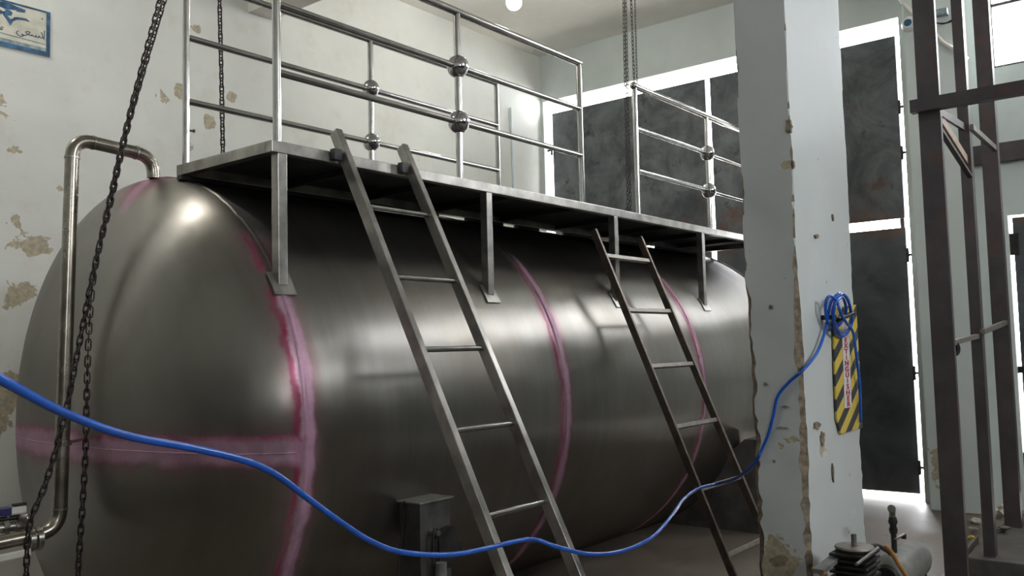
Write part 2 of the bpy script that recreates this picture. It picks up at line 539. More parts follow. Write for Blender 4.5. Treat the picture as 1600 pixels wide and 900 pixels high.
def pillar():
    x0, x1, y0, y1 = 4.30, 5.155, 1.612, 1.885
    bm = bmesh.new()
    nz = 150; rings = []
    for i in range(nz + 1):
        z = ZC * i / nz
        ring = []
        def chip(cx, cy, k):
            n1 = noise.noise(Vector((cx * 7 + k, cy * 5, z * 5.5))); n2 = noise.noise(Vector((k * 3, 1.3, z * 21)))
            low = max(0, 1 - z / 2.6)
            base_ = (.020 if cx < 4.8 else .006) * min(1, max(0, (2.15 - z) / .5))
            return max(0, .004 + (n1 * .6 + n2 * .5) * (.016 + .034 * low) + base_ + .010 * low)
        c = [chip(x0, y0, 1), chip(x1, y0, 2), chip(x1, y1, 3), chip(x0, y1, 4)]
        w1 = .006 * noise.noise(Vector((z * 2.2, 0, 5))); w2 = .006 * noise.noise(Vector((z * 1.8, 3, 5)))
        for px_, py_ in ((x0, y0 + c[0]), (x0 + c[0], y0), (x1 - c[1], y0), (x1, y0 + c[1]), (x1, y1 - c[2]), (x1 - c[2], y1), (x0 + c[3], y1), (x0, y1 - c[3])):
            ring.append(bm.verts.new((px_ + (w1 if px_ > 4.8 else w2), py_ + w1, z)))
        rings.append(ring)
    for a, b in zip(rings, rings[1:]):
        for k in range(8):
            f = bm.faces.new((a[k], a[(k + 1) % 8], b[(k + 1) % 8], b[k]))
            if k in (0, 2, 4, 6) and (a[k].co - a[(k + 1) % 8].co).length > .0095: f.material_index = 1
    bm.faces.new(rings[0][::-1]); bm.faces.new(rings[-1])
    me = bpy.data.meshes.new('pillar'); bmesh.ops.recalc_face_normals(bm, faces=bm.faces); bm.to_mesh(me); bm.free()
    me.materials.append(M['pillar']); me.materials.append(M['edge'])
    o = bpy.data.objects.new('trim_3', me); COL.objects.link(o); return struct(o)


PIL = pillar()
# flakes of mortar and chipped render lying bare on the pillar faces
for k, (px_, py_, pl, sx, sz) in enumerate([(1233, 198, 'X', .02, .05), (1205, 480, 'X', .012, .012), (1197, 600, 'X', .01, .01), (1275, 665, 'Y', .05, .022), (1283, 685, 'Y', .03, .035), (1228, 635, 'X', .02, .004), (1222, 668, 'X', .03, .004), (1220, 875, 'X', .05, .035), (1300, 740, 'Y', .012, .05), (1210, 720, 'X', .01, .01), (1240, 257, 'X', .006, .02), (1300, 340, 'Y', .01, .02), (1275, 370, 'Y', .03, .012)]):
    c = at(px_, py_, X=4.3) if pl == 'X' else at(px_, py_, Y=1.612)
    bm = bmesh.new(); vs = []
    for j in range(14):
        a = 2 * PI * j / 14; rr = random.uniform(.55, 1.15)
        du, dz = math.cos(a) * sx * rr, math.sin(a) * sz * rr
        vs.append(bm.verts.new(c + (Vector((-.009, du, dz)) if pl == 'X' else Vector((du, -.009, dz)))))
    f = bm.faces.new(vs)
    r = bmesh.ops.extrude_face_region(bm, geom=[f])
    bmesh.ops.translate(bm, vec=Vector((.02, 0, 0)) if pl == 'X' else Vector((0, .02, 0)), verts=[v for v in r['geom'] if isinstance(v, bmesh.types.BMVert)])
    obj('bare_render_patch', bm, M['edge'], PIL)

# window with mullions
w1 = struct(obj('window_1', BX((XW + .06, WIN[0], WIN[2]), (XW + .10, WIN[1], WIN[2] + .035)), M['frame']))
y0, y1, z0, z1 = WIN
obj('pane', BX((XW + .075, y0, z0 + .035), (XW + .081, y1, z1)), M['glass'], w1)
obj('mullion', BX((XW + .05, y0, 4.735), (XW + .11, y1, 4.765)), M['frame'], w1)
for yy in (y0 + .0, (y0 + y1) / 2 - .35, y1 - .03):
    obj('mullion', BX((XW + .05, yy, z0), (XW + .11, yy + .03, z1)), M['frame'], w1)
for k, (a, b, c, d) in enumerate([(-2.5, -1.3, 2.75, 4.0), (2.8, 5.6, 4.05, 5.15)]):  # the wider one is unseen, added to light the left wall
    w = struct(obj('window_%d' % (k + 2), BX((a, YR - .1, c), (b, YR - .06, c + .04)), M['frame']))
    obj('mullion', BX(((a + b) / 2 - .02, YR - .1, c), ((a + b) / 2 + .02, YR - .06, d)), M['frame'], w)
    obj('pane', BX((a, YR - .085, c + .04), (b, YR - .08, d)), M['glass'], w)

# the big steel gate: two leaves of sheet steel, light coming round every edge
gate = bpy.data.objects.new('door_1', None); gate.location = (XW + .1, 4.56, 0); COL.objects.link(gate); struct(gate)
GX0, GX1 = XW + .09, XW + .125
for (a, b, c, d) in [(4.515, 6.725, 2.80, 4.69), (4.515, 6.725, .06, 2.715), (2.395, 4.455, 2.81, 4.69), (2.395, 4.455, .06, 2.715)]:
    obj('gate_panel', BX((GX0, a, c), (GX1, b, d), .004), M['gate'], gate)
for (a, b) in ((6.66, 6.70), (4.53, 4.57), (4.40, 4.44), (2.41, 2.45)):     # stiles behind the sheets, joining upper and lower
    obj('gate_stile', BX((GX1, a + .0, .08), (GX1 + .04, b, 4.66)), M['frame'], gate)
for yy, zz in ((2.395, 3.94), (2.395, 3.47), (2.395, 2.43), (2.395, .32), (2.395, 1.25), (6.725, 4.2)):
    s_ = 1 if yy > 4 else -1
    bm = bmesh.new(); tube(bm, [(XW + .08, yy + s_ * .012, zz - .07), (XW + .08, yy + s_ * .012, zz + .07)], .014, 8)
    box(bm, (XW + .07, min(yy, yy + s_ * .09), zz - .012), (XW + .09, max(yy, yy + s_ * .09), zz + .012))
    obj('hinge', bm, M['dark'], gate)
# side door at the right edge of the picture
d2 = bpy.data.objects.new('door_2', None); d2.location = (XW + .1, .85, 0); COL.objects.link(d2); struct(d2)
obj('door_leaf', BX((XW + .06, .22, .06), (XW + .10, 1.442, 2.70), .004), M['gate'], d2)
for zz in (2.45, 1.28, .42):
    obj('hinge', BX((XW + .04, 1.40, zz - (.10 if zz > 2 or zz < 1 else .03)), (XW + .12, 1.47, zz + (.10 if zz > 2 or zz < 1 else .03))), M['dark'], d2)
# dark steel lintel rail above the side door
tag(obj('wall_rail', BX((XW - .07, .15, 3.22), (XW - .001, 1.74, 3.40), .006), M['frame']), 'dark steel rail fixed on the wall above the side door at right', 'rail')

# ------------------------------------------------------------------ storage tank
TX, TY, TZ, TR_ = 2.52, 4.52, 1.24, 1.33

NS = 180
tank = thing('storage_tank', 'huge horizontal cylindrical stainless steel tank with pink dyed weld seams', 'tank', (TX, TY, 0))
XS = [TX, 4.53, 6.41, 8.32]


def ringv(bm, x, r, n=NS):
    return [bm.verts.new((x, TY - r * math.cos(2 * PI * k / n), TZ + r * math.sin(2 * PI * k / n))) for k in range(n)]


def skin(bm, A, B):
    n = len(A)
    for k in range(n): bm.faces.new((A[k], A[(k + 1) % n], B[(k + 1) % n], B[k]))


for a, b in zip(XS, XS[1:]):
    bm = bmesh.new()
    prev = None
    for i in range(9):
        x = a + .001 + (b - a - .002) * i / 8
        dr = -.004 if i in (0, 8) else 0
        ring = ringv(bm, x, TR_ + dr)
        if prev: skin(bm, prev, ring)
        prev = ring
    obj('shell_course', bm, M['tank'], tank, 'all')


def head(x0, sgn, depth):
    bm = bmesh.new(); prev = ringv(bm, x0, TR_ - .003)
    # short straight flange then the dish
    for i in range(1, 26):
        t = i / 26 * PI / 2
        rr = TR_ * math.cos(t); dx = depth * math.sin(t)
        ring = ringv(bm, x0 + sgn * dx, rr - .003); skin(bm, prev, ring); prev = ring
    c = bm.verts.new((x0 + sgn * depth, TY, TZ))
    for k in range(NS): bm.faces.new((prev[k], prev[(k + 1) % NS], c))
    return obj('dished_head', bm, M['tank'], tank, 'all')


head(TX, -1, .41); head(XS[-1], 1, .41)
for x in XS:
    bm = bmesh.new(); prev = None; rings = []
    n = 360
    for j, (dx, dr) in enumerate(((-.012, -.003), (-.005, .004), (.005, .004), (.012, -.003))):
        ring = []
        for k in range(n):
            a = 2 * PI * k / n
            e = .0018 * noise.noise(Vector((math.cos(a) * 30, math.sin(a) * 30, x)))
            r = TR_ + dr + e
            ring.append(bm.verts.new((x + dx + e * 2, TY - r * math.cos(a), TZ + r * math.sin(a))))
        rings.append(ring)
    for A, B in zip(rings, rings[1:]): skin(bm, A, B)
    obj('weld_seam', bm, M['tank'], tank, 'all')
# bead across the head
pts = []
for i in range(-60, 61):
    yy = i / 60 * (TR_ - .012)
    zz = 1.165 - TZ
    q = 1 - (yy * yy + zz * zz) / TR_ ** 2
    if q <= 0: continue
    pts.append((TX - .41 * math.sqrt(q) + .002, TY + yy, 1.165 + .002 * noise.noise(Vector((i * .7, 0, 0)))))
obj('weld_seam', TUBE(pts, .0032, 6), M['tank'], tank, 'all')
# concrete saddles carry the tank
for xs, hw, cap in ((2.85, .9, 9), (7.12, 1.455, .78)):
    bm = bmesh.new(); pr = []
    ys = [TY - hw + 2 * hw * i / 24 for i in range(25)]
    top = [min(cap, TZ - math.sqrt(max(0, (TR_ + .004) ** 2 - (y - TY) ** 2))) for y in ys]
    lo = [bm.verts.new((xs, y, 0.0)) for y in ys]; hi = [bm.verts.new((xs, y, max(t, .002))) for y, t in zip(ys, top)]
    lo2 = [bm.verts.new((xs + .22, y, 0.0)) for y in ys]; hi2 = [bm.verts.new((xs + .22, y, max(t, .002))) for y, t in zip(ys, top)]
    for i in range(24):
        bm.faces.new((lo[i], lo[i + 1], hi[i + 1], hi[i])); bm.faces.new((lo2[i + 1], lo2[i], hi2[i], hi2[i + 1]))
        bm.faces.new((hi[i], hi[i + 1], hi2[i + 1], hi2[i]))
    bm.faces.new((lo[0], hi[0], hi2[0], lo2[0])); bm.faces.new((hi[-1], lo[-1], lo2[-1], hi2[-1]))
    obj('saddle', bm, M['concrete'], tank)

# ------------------------------------------------------------------ walkway on the tank
PY0, PY1, PZ = 3.36, 4.17, 2.59
PX0, PX1 = 2.47, 8.35
walk = thing('walkway_platform', 'long stainless walkway platform with tube railings on top of tank', 'platform', (PX0, PY0, PZ))
bs = M['box_steel']
obj('deck_plate', BX((PX0 + .05, PY0 + .05, PZ - .008), (PX1 - .05, PY1 - .05, PZ - .002)), M['under'], walk)
for y in (PY0, PY1 - .05): obj('edge_beam', BX((PX0, y, PZ - .055), (PX1, y + .05, PZ), .003), bs, walk)
for x in (PX0, PX1 - .05): obj('end_beam', BX((x, PY0 + .0505, PZ - .055), (x + .05, PY1 - .0505, PZ), .003), bs, walk)
for x in (3.1, 3.7, 4.35, 5.05, 5.75, 6.45, 7.15, 7.8):
    obj('cross_beam', BX((x, PY0 + .051, PZ - .045), (x + .04, PY1 - .051, PZ - .009), .002), M['under'], walk)
gaps = [(at(a, 0, Y=4.14).x, at(b, 0, Y=4.14).x) for a, b in ((676, 722), (775, 798), (830, 872), (912, 950), (985, 1012))]
xa = PX0
for g0, g1 in gaps + [(PX1, PX1)]:
    obj('light_gap_filler', BX((xa, PY1 - .048, TZ + 1.272), (g0, PY1 - .004, PZ - .056)), M['under'], walk)  # dark strips added to block the bright gap between walkway and tank
    xa = g1
LEGX = [2.53, 4.03, 5.46, 6.85]
for x in LEGX:
    yc = PY0 + .028
    zt = TZ + math.sqrt(TR_ ** 2 - (yc - TY) ** 2)
    lg = obj('leg', BX((x - .026, yc - .026, zt - .02), (x + .026, yc + .026, PZ - .055), .003), bs, walk)
    # saddle plate bent to the shell
    bm = bmesh.new(); A = []
    th0 = math.acos((TY - yc) / TR_)
    for i in range(9):
        th = th0 + (i - 5.2) * .0115
        A.append([bm.verts.new((x + dx, TY - (TR_ + h) * math.cos(th), TZ + (TR_ + h) * math.sin(th))) for dx, h in ((-.06, .002), (.06, .002), (.06, .009), (-.06, .009))])
    for a, b in zip(A, A[1:]):
        for k in range(4): bm.faces.new((a[k], a[(k + 1) % 4], b[(k + 1) % 4], b[k]))
    bm.faces.new(A[0][::-1]); bm.faces.new(A[-1])
    obj('foot_plate', bm, bs, lg)
RF, RB = PY0 + .028, PY1 - .05          # railing lines
ZT, ZM1, ZM2 = 3.585, 3.255, 2.925


def post(x, y, top, r=.0175, balls=(), R_=.068):
    p = obj('post', TUBE([(x, y, PZ + .0), (x, y, top)], r, 16), M['tube'], walk, True)
    for z in balls:
        bm = bmesh.new(); h_ = R_ * .88
        lathe(bm, [(-h_, 0)] + [(-h_ * math.cos(t * PI / 12), R_ * math.sin(t * PI / 12) + .0001) for t in range(1, 12)] + [(h_, 0)], (x, y, z), (1, .0, 0), 28)
        obj('ball', bm, M['ball'], p, 'all')
    return p


def rail(name, x0, x1, y, z, r):
    return obj(name, TUBE([(x0, y, z), (x1, y, z)], r, 16), M['tube'], walk, True)


# front railing, near section
for x, b in ((2.52, ()), (3.80, (ZM1, ZM2)), (5.07, ())): post(x, RF, ZT - .005, .0205, b)
rail('top_rail', 2.505, 5.085, RF, ZT, .0245)
for z in (ZM1, ZM2): rail('middle_rail', 2.52, 5.07, RF, z, .0178)
# front railing, far section after the gap for the second ladder
for x, b in ((5.83, ()), (7.05, (ZM1, ZM2)), (8.28, ())): post(x, RF, ZT - .005, .0205, b)
rail('top_rail', 5.83, 8.295, RF, ZT, .0245)
for z in (ZM1, ZM2): rail('middle_rail', 5.83, 8.28, RF, z, .0178)
obj('rail_cap', LATHE([(-.03, 0)] + [(-.03 * math.cos(t * PI / 8), .03 * math.sin(t * PI / 8)) for t in range(1, 8)] + [(.03, 0)], (5.82, RF, ZT), (0, 0, 1), 16), M['tube'], walk, 'all')
# back railing
for x, b in ((2.495, ()), (3.785, (ZM1 + .015, ZM2)), (5.05, ())): post(x, RB, ZT - .005, .0185, b, .058)
rail('top_rail', 2.48, 5.06, RB, ZT, .0172)
for z in (ZM1 + .01, ZM2): rail('middle_rail', 2.495, 5.05, RB, z, .0172)
bm = bmesh.new(); tube(bm, [(2.495, RB, 2.77), (2.535, RB, 2.775)], .006, 8); tube(bm, [(2.535, RB, 2.775), (2.541, RB, 2.775)], .011, 8)
obj('bolt', bm, M['tube'], walk)

# ------------------------------------------------------------------ ladders


def ladder(name, label, x0, x1, top, slope, rail_w, rail_d, rung_pts, round_rung, mr, mg):
    """rails run down from top=(y,z) along slope=dy/dz to the floor"""
    yt, zt = top
    yb = yt - slope * (zt - rail_d * slope * .5)
    t = thing(name, label, 'ladder', ((x0 + x1) / 2, yb, 0))
    hint = (0, 1, 0)
    zlo = rail_d * slope * .5
    for x in (x0, x1):
        obj('side_rail', BAR((x, yt, zt), (x, yt - slope * (zt - zlo), zlo), rail_w, rail_d, hint, .003), mr, t)
    for z in rung_pts:
        y = yt - slope * (zt - z)
        if round_rung:
            obj('rung', TUBE([(x0 + rail_w / 2 - .003, y, z), (x1 - rail_w / 2 + .003, y, z)], .0135, 14), mg, t, True)
        else:
            obj('rung', BAR((x0 + rail_w / 2 - .002, y, z), (x1 - rail_w / 2 + .002, y, z), .03, .03, (0, slope, 1), .002), mg, t)
    return t


# near ladder leans on the platform's edge, rungs of round bar
sl = (3.455 - 2.407) / (2.724 - .643)
l1 = ladder('bright_ladder', 'bright stainless ladder with round rungs, nearest, leaning on platform edge', 2.888, 3.350, (3.405, 2.707), sl, .038, .060,
            [2.306, 1.947, 1.603, 1.24, .886, .52, .16], True, M['box_steel'], M['tube'])
for x in (2.86, 3.32):
    obj('hook_block', BX((x - .05, 3.322, 2.545), (x - .003, 3.3585, 2.60), .003), M['under'], l1)
sl2 = (3.40 - 2.50) / (2.412 - .274)
l2 = ladder('brown_ladder', 'brown mild steel ladder with flat rungs, farther, resting on tank side', 5.20, 5.83, (3.392, 2.415), sl2, .026, .05,
            [2.225, 1.838, 1.452, 1.055, .665, .27], False, M['ladder2'], M['rung2'])

# ------------------------------------------------------------------ vent pipe down the head
vp = thing('vent_pipe', 'bent stainless vent pipe rising in front of the tank head', 'pipe', (1.994, 4.4, .77))
PR = .034
path = bent([(2.473, 4.4, 2.555), (2.473, 4.4, 2.672), (2.045, 4.4, 2.70), (1.996, 4.4, .785), (1.62, 4.4, .765)], .10, 10)
obj('pipe_bend', TUBE(path[:11] , PR, 24), M['pipe'], vp, True)
obj('pipe_run', TUBE(path[10:13], PR - .0005, 24), M['pipe'], vp, True)
obj('pipe_bend', TUBE(path[12:23], PR, 24), M['pipe'], vp, True)
obj('pipe_run', TUBE(path[22:24], PR - .0005, 24), M['pipe'], vp, True)
obj('pipe_bend', TUBE(path[23:34], PR, 24), M['pipe'], vp, True)
obj('pipe_run', TUBE([path[33], Vector((1.2, 4.4, .755))], PR - .0005, 24), M['pipe'], vp, True)
for i, dv in ((11, 0), (22, 0), (23, 0), (12, 0)):
    p = path[i]; q = (path[i + 1] - path[i - 1]).normalized()
    obj('weld_ring', TUBE([p - q * .005, p + q * .005], PR + .003, 24), M['brass'], vp, True)
# clamp with stay to the head
pc = at(98, 692, Y=4.4)
cl = obj('pipe_clamp', TUBE([pc + Vector((0, 0, -.012)), pc + Vector((0, 0, .012))], PR + .006, 24), M['brass'], vp, True)
hx = TX - .41 * math.sqrt(1 - ((4.4 - TY) ** 2 + (pc.z - TZ) ** 2) / TR_ ** 2)
obj('clamp_stay', BAR(pc + Vector((PR, 0, 0)), (hx + .004, 4.4, pc.z + .01), .02, .012), M['tube'], cl)
# ferrules on the lower horizontal run
for px_ in (46, 58):
    p = at(px_, 841, Y=4.4)
    p.z = .762
    obj('ferrule', TUBE([p + Vector((-.012, 0, 0)), p + Vector((.012, 0, 0))], PR + .02, 24), M['brass'], vp, True)
# valve group beside it
vg = thing('sampling_valve', 'small steel sampling valve with navy handle at lower left', 'valve', (1.62, 4.52, .80))
p0 = at(0, 822, Y=4.5); p1 = at(50, 818, Y=4.5)
V = lambda x, y, Y=4.5: at(x, y, Y=Y)
obj('valve_body', TUBE([V(-90, 838), V(-10, 827), V(44, 819)], .024, 16), M['brass'], vg, True)
ax = (V(44, 819) - V(-10, 827)).normalized()
for px_, py_ in ((8, 824), (26, 822), (44, 819)):
    c = V(px_, py_); obj('nut', TUBE([c - ax * .011, c + ax * .011], .036, 6), M['brass'], vg)
obj('valve_stem', TUBE([V(12, 820), V(12, 800)], .011, 10), M['brass'], vg)
hc = V(7, 799); obj('handle', BX(hc - Vector((.026, .02, .02)), hc + Vector((.026, .02, .02)), .006), M['navy'], vg)
hc = V(27, 797); obj('handle_arm', BX(hc - Vector((.038, .012, .016)), hc + Vector((.038, .012, .016)), .004), M['conduit'], vg)
hc = V(30, 788); obj('grip', BX(hc - Vector((.03, .012, .006)), hc + Vector((.03, .012, .006)), .002), M['dark'], vg)
obj('valve_bonnet', LATHE([(0, 0), (0, .022), (.02, .028), (.045, .018), (.055, 0)], V(34, 812, 4.48), (.5, -1, .3), 14), M['brass'], vg, True)
obj('valve_body', TUBE([V(-60, 822), V(0, 812), V(30, 808)], .012, 12), M['dark'], vg, True)
sp = at(47, 862, Y=4.35); sq = at(-60, 885, Y=4.35)
tag(obj('support_bar', BAR(sp, sq, .03, .03, None, .003), M['conduit']), 'pale flat support bar under the pipe at lower left corner', 'bar')

# ------------------------------------------------------------------ chains
def link_mesh(pitch, wire, width):
    L = pitch / 2 - wire * .15           # half distance between bend centres + r
    r = (width - wire) / 2
    pts = []
    for k in range(5):
        a = -PI / 2 + PI * k / 4
        pts.append(Vector((r * math.sin(a), 0, L * .55 + r * math.cos(a))))
    for k in range(5):
        a = PI / 2 + PI * k / 4
        pts.append(Vector((r * math.sin(a), 0, -L * .55 + r * math.cos(a))))
    bm = bmesh.new(); rings = []; n = len(pts)
    for i, p in enumerate(pts):
        t = (pts[(i + 1) % n] - pts[i - 1]).normalized(); y = Vector((0, 1, 0)); x = y.cross(t)
        rings.append([bm.verts.new(p + (x * math.cos(PI / 2 * k + PI / 4) + y * math.sin(PI / 2 * k + PI / 4)) * wire / 2) for k in range(4)])
    for i in range(n):
        a, b = rings[i], rings[(i + 1) % n]
        for k in range(4): bm.faces.new((a[k], a[(k + 1) % 4], b[(k + 1) % 4], b[k]))
    bmesh.ops.recalc_face_normals(bm, faces=bm.faces)
    me = bpy.data.meshes.new('link'); bm.to_mesh(me); bm.free()
    me.materials.append(M['chain'])
    me.polygons.foreach_set('use_smooth', [True] * len(me.polygons))
    return me


LINK = link_mesh(.060, .0080, .029)


def chain(label, pts, pitch=.036, group=None, twist=0.0, scale=1.0, mesh=None):
    pts = catmull(pts, 10)
    t = thing('hoist_chain', label, 'chain', pts[-1], group)
    # even spacing
    seg = [(b - a).length for a, b in zip(pts, pts[1:])]
    total = sum(seg); n = int(total / pitch); i = 0; acc = 0.0
    for k in range(n):
        d = (k + .5) * pitch
        while i < len(seg) - 1 and acc + seg[i] < d: acc += seg[i]; i += 1
        p = pts[i].lerp(pts[i + 1], (d - acc) / seg[i])
        T = (pts[i + 1] - pts[i]).normalized()
        x, y = frame_of(T, (CW.x, CW.y, 0.0001) if abs(T.z) > .3 else None)
        a = (PI / 2 if k % 2 else 0) + .6 + twist * k + random.uniform(-.12, .12)
        X = x * math.cos(a) + y * math.sin(a); Y = T.cross(X)
        o = bpy.data.objects.new('link', mesh or LINK); COL.objects.link(o); o.parent = t
        mt = Matrix((X, Y, T)).transposed().to_4x4(); mt.translation = p - pts[-1]
        o.matrix_local = mt @ Matrix.Diagonal((scale, scale, scale, 1))
    return t


YC_ = 3.9
L_px = [(250, 0), (222, 104), (196, 205), (172, 310), (146, 425), (123, 540), (102, 645), (73, 750), (46, 820), (41, 895)]
R_px = [(257, 0), (226, 104), (198, 205), (174, 310), (149, 415), (140, 500), (136, 600), (134, 700), (129, 790), (122, 895)]
La = [at(x, y, Y=YC_) for x, y in L_px]; Ra = [at(x, y, Y=YC_ - .045) for x, y in R_px]


def up(P, k=5.44):
    d = (P[0] - P[1]).normalized(); t = (k - P[0].z) / d.z
    return [P[0] + d * t] + P


def down(P):
    q = P[-1]; return P + [Vector((q.x - .01, q.y, q.z * .5)), Vector((q.x - .015, q.y, .03))]


chain('black hoist chain strand slanting left across the pipe to lower left', down(up(La)))
chain('black hoist chain strand hanging down right of the vent pipe', down(up(Ra)), twist=.02)
c2 = at(349, 240, Y=4.32); c2t = at(343, 0, Y=4.32)
zt2 = TZ + math.sqrt(TR_ ** 2 - (4.32 - TY) ** 2)
chain('black chain hanging alone behind the left end of the railing', up([c2t, at(346, 120, Y=4.32), Vector((c2.x, c2.y, zt2 + .02))]), .038, scale=1.08)
for k, (xa, xb, yb, lab) in enumerate([(974, 981, 330, 'leftmost of the thin chains hanging before the gate'), (977.5, 985, 330, 'second from left of the thin chains hanging before the gate'), (986, 991, 128, 'third from left of the thin chains, ending near railing top'), (992, 1000, 322, 'rightmost of the thin chains hanging before the gate')]):
    ta = at(xa, 0, Y=3.78 + .03 * k); q = at(xb, 335, Y=3.78 + .03 * k)
    tb = Vector((q.x, q.y, PZ + .015)) if yb > 200 else at(xb, 128, Y=3.84)
    chain(lab, up([ta, (ta + tb) / 2, tb]), .036 if k < 3 else .028, 'thin chains before the gate', .01, .85 if k < 3 else .65)

# ------------------------------------------------------------------ blue hose
hp = [(-60, 560, 1.42), (0, 592, 1.5), (100, 645, 1.72), (200, 681, 1.95), (300, 700, 2.15), (380, 719, 2.3), (430, 741, 2.42), (480, 778, 2.55), (530, 814, 2.7), (580, 846, 2.85), (630, 863, 3.0), (700, 867, 3.2), (760, 857, 3.45), (800, 847, 3.58), (835, 843, 3.68), (872, 855, 3.72), (925, 866, 3.9), (975, 860, 4.15), (1020, 838, 4.45), (1050, 805, 4.8), (1068, 780, 5.1), (1092, 763, 5.35), (1125, 755, 5.5), (1148, 748, 5.1), (1170, 733, 4.6), (1184, 716, 4.4), (1190, 703, 4.3), (1200, 680, 4.42), (1208, 650, 4.38), (1215, 620, 4.38), (1232, 598, 4.36), (1256, 577, 4.34)]
hpts = [at(x, y, w=w) if x < 1180 else at(x, y, X=4.285) for x, y, w in hp]
YF = 1.612 - .03
hk = lambda x, y, d=0.0: at(x, y, Y=YF - d)
loop = [hk(1278, 548), hk(1291, 510), hk(1296, 480, .02), hk(1302, 466, .03), hk(1314, 458, .04), hk(1326, 470, .03), hk(1330, 500, .02), hk(1326, 517, .01), hk(1315, 526, 0), hk(1306, 518, .01), hk(1301, 492, .03), hk(1306, 468, .05), hk(1318, 460, .06), hk(1328, 478, .05), hk(1331, 505, .03), hk(1322, 518, .02), hk(1312, 520, .02), hk(1303, 500, .04), hk(1305, 475, .06), hk(1316, 465, .06)]
side = [hk(1322, 482, .04), hk(1318, 498, .02), hk(1305, 512, .0), hk(1294, 505, .01), hk(1290, 485, .02), hk(1292, 467, .03), hk(1299, 463, .045), hk(1308, 472, .06), hk(1314, 490, .07), hk(1323, 505, .05), hk(1333, 520, .02), hk(1338, 555, .015), hk(1343, 600, .012), hk(1345, 660, .0)]
hose = tag(obj('air_hose', TUBE(catmull(hpts + loop + side, 8), [.0095] * (len(hpts) * 8 - 60) + [.0078] * ((len(loop) + len(side)) * 8 + 53), 12), M['hose'], None, 'all'), 'long blue air hose sagging across the picture from left edge to pillar', 'hose')
obj_hook = tag(obj('hose_hook', BAR(at(1307, 500, Y=1.545), at(1331, 490, Y=1.545), .02, .035, (0, 1, 0), .004), M['dark']), 'black strap hook holding the blue hose coil on pillar', 'hook')
bmh = bmesh.new(); pA = at(1318, 495, Y=1.5); box(bmh, (pA.x - .015, 1.54, pA.z - .012), (pA.x + .015, 1.6115, pA.z + .012))
obj('hook_stud', bmh, M['dark'], obj_hook)

# ------------------------------------------------------------------ extinguisher sign on the pillar
sg = thing('extinguisher_sign', 'yellow and black striped extinguisher sign on the pillar', 'sign', (4.9, 1.6, 1.1))
yS = 1.600
bm = bmesh.new()
cs = [at(x, y, Y=yS - .006) for x, y in ((1302, 482), (1338, 476), (1348, 668), (1314, 678), (1308, 655))]
v1 = [bm.verts.new(c) for c in cs]; v2 = [bm.verts.new((c.x, yS + .004, c.z)) for c in cs]
bm.faces.new(v1); bm.faces.new(v2[::-1])
for i in range(5): bm.faces.new((v1[i], v1[(i + 1) % 5], v2[(i + 1) % 5], v2[i]))
obj('board', bm, M['stripes'], sg)
cs = [at(x, y, Y=yS - .0085) for x, y in ((1315.5, 500), (1325.5, 500), (1331, 636), (1320, 638))]
bm = bmesh.new(); v1 = [bm.verts.new(c) for c in cs]; v2 = [bm.verts.new((c.x, yS - .0062, c.z)) for c in cs]
bm.faces.new(v1); bm.faces.new(v2[::-1])
for i in range(4): bm.faces.new((v1[i], v1[(i + 1) % 4], v2[(i + 1) % 4], v2[i]))
obj('label_strip', bm, M['strip'], sg)


def text(body, loc, rot, size, sx, mat, parent, name='lettering'):
    cu = bpy.data.curves.new(name, 'FONT'); cu.body = body; cu.size = size; cu.align_x = 'CENTER'; cu.align_y = 'CENTER'; cu.extrude = .0006; cu.offset = size * .03
    o = bpy.data.objects.new(name, cu); COL.objects.link(o); cu.materials.append(mat)
    o.rotation_euler = rot; o.scale = (sx, 1, 1)
    o.parent = parent; o.location = Vector(loc) - parent_world(parent)
    me = bpy.data.meshes.new_from_object(o.evaluated_get(bpy.context.evaluated_depsgraph_get()))
    q = bpy.data.objects.new(name, me); COL.objects.link(q)
    q.rotation_euler = rot; q.scale = (sx, 1, 1); q.parent = parent; q.location = o.location.copy()
    bpy.data.objects.remove(o)
    return q


for i, ch in enumerate('EXTINGUISHER'):
    p = at(1321.6 + i * .40, 531.5 + i * 9.1, Y=yS - .0095)
    text(ch, p, (PI / 2, 0, 0), .038, 2.3 if ch not in 'I' else 1.8, M['red'], sg)

# ------------------------------------------------------------------ blue framed board on the left wall
bd = thing('wall_board', 'cream wall board with blue border and blue bird emblem at upper left', 'sign', (2.6, YW - .01, 3.9))
yB = YW
bx0, bx1, bz0, bz1 = 2.15, 2.995, 3.90, 4.25
obj('panel', BX((bx0, yB - .015, bz0), (bx1, yB - .001, bz1)), M['cream'], bd)
for a, b in (((bx0, bz0), (bx1, bz0 + .035)), ((bx0, bz1 - .015), (bx1, bz1)), ((bx1 - .03, bz0 + .0352), (bx1, bz1 - .0152)), ((bx0, bz0 + .0352), (bx0 + .03, bz1 - .0152))):
    obj('border', BX((a[0], yB - .0165, a[1]), (b[0], yB - .0152, b[1])), M['blue'], bd)
obj('grey_blue_band', BX((bx0 + .03, yB - .0163, bz0 + .035), (bx1 - .03, yB - .0152, bz0 + .062)), M['greyblue'], bd)  # printed grey-blue band


def flat(name, pts, mat, parent, d=.0176):
    """flat printed shape on the board, from photograph outline points"""
    q = [at(x, y, Y=yB - d) for x, y in pts]
    bm = bmesh.new(); f = bm.faces.new([bm.verts.new(c) for c in q])
    bmesh.ops.triangulate(bm, faces=[f])
    r = bmesh.ops.extrude_face_region(bm, geom=list(bm.faces))
    bmesh.ops.translate(bm, vec=Vector((0, .001, 0)), verts=[v for v in r['geom'] if isinstance(v, bmesh.types.BMVert)])
    return obj(name, bm, mat, parent)


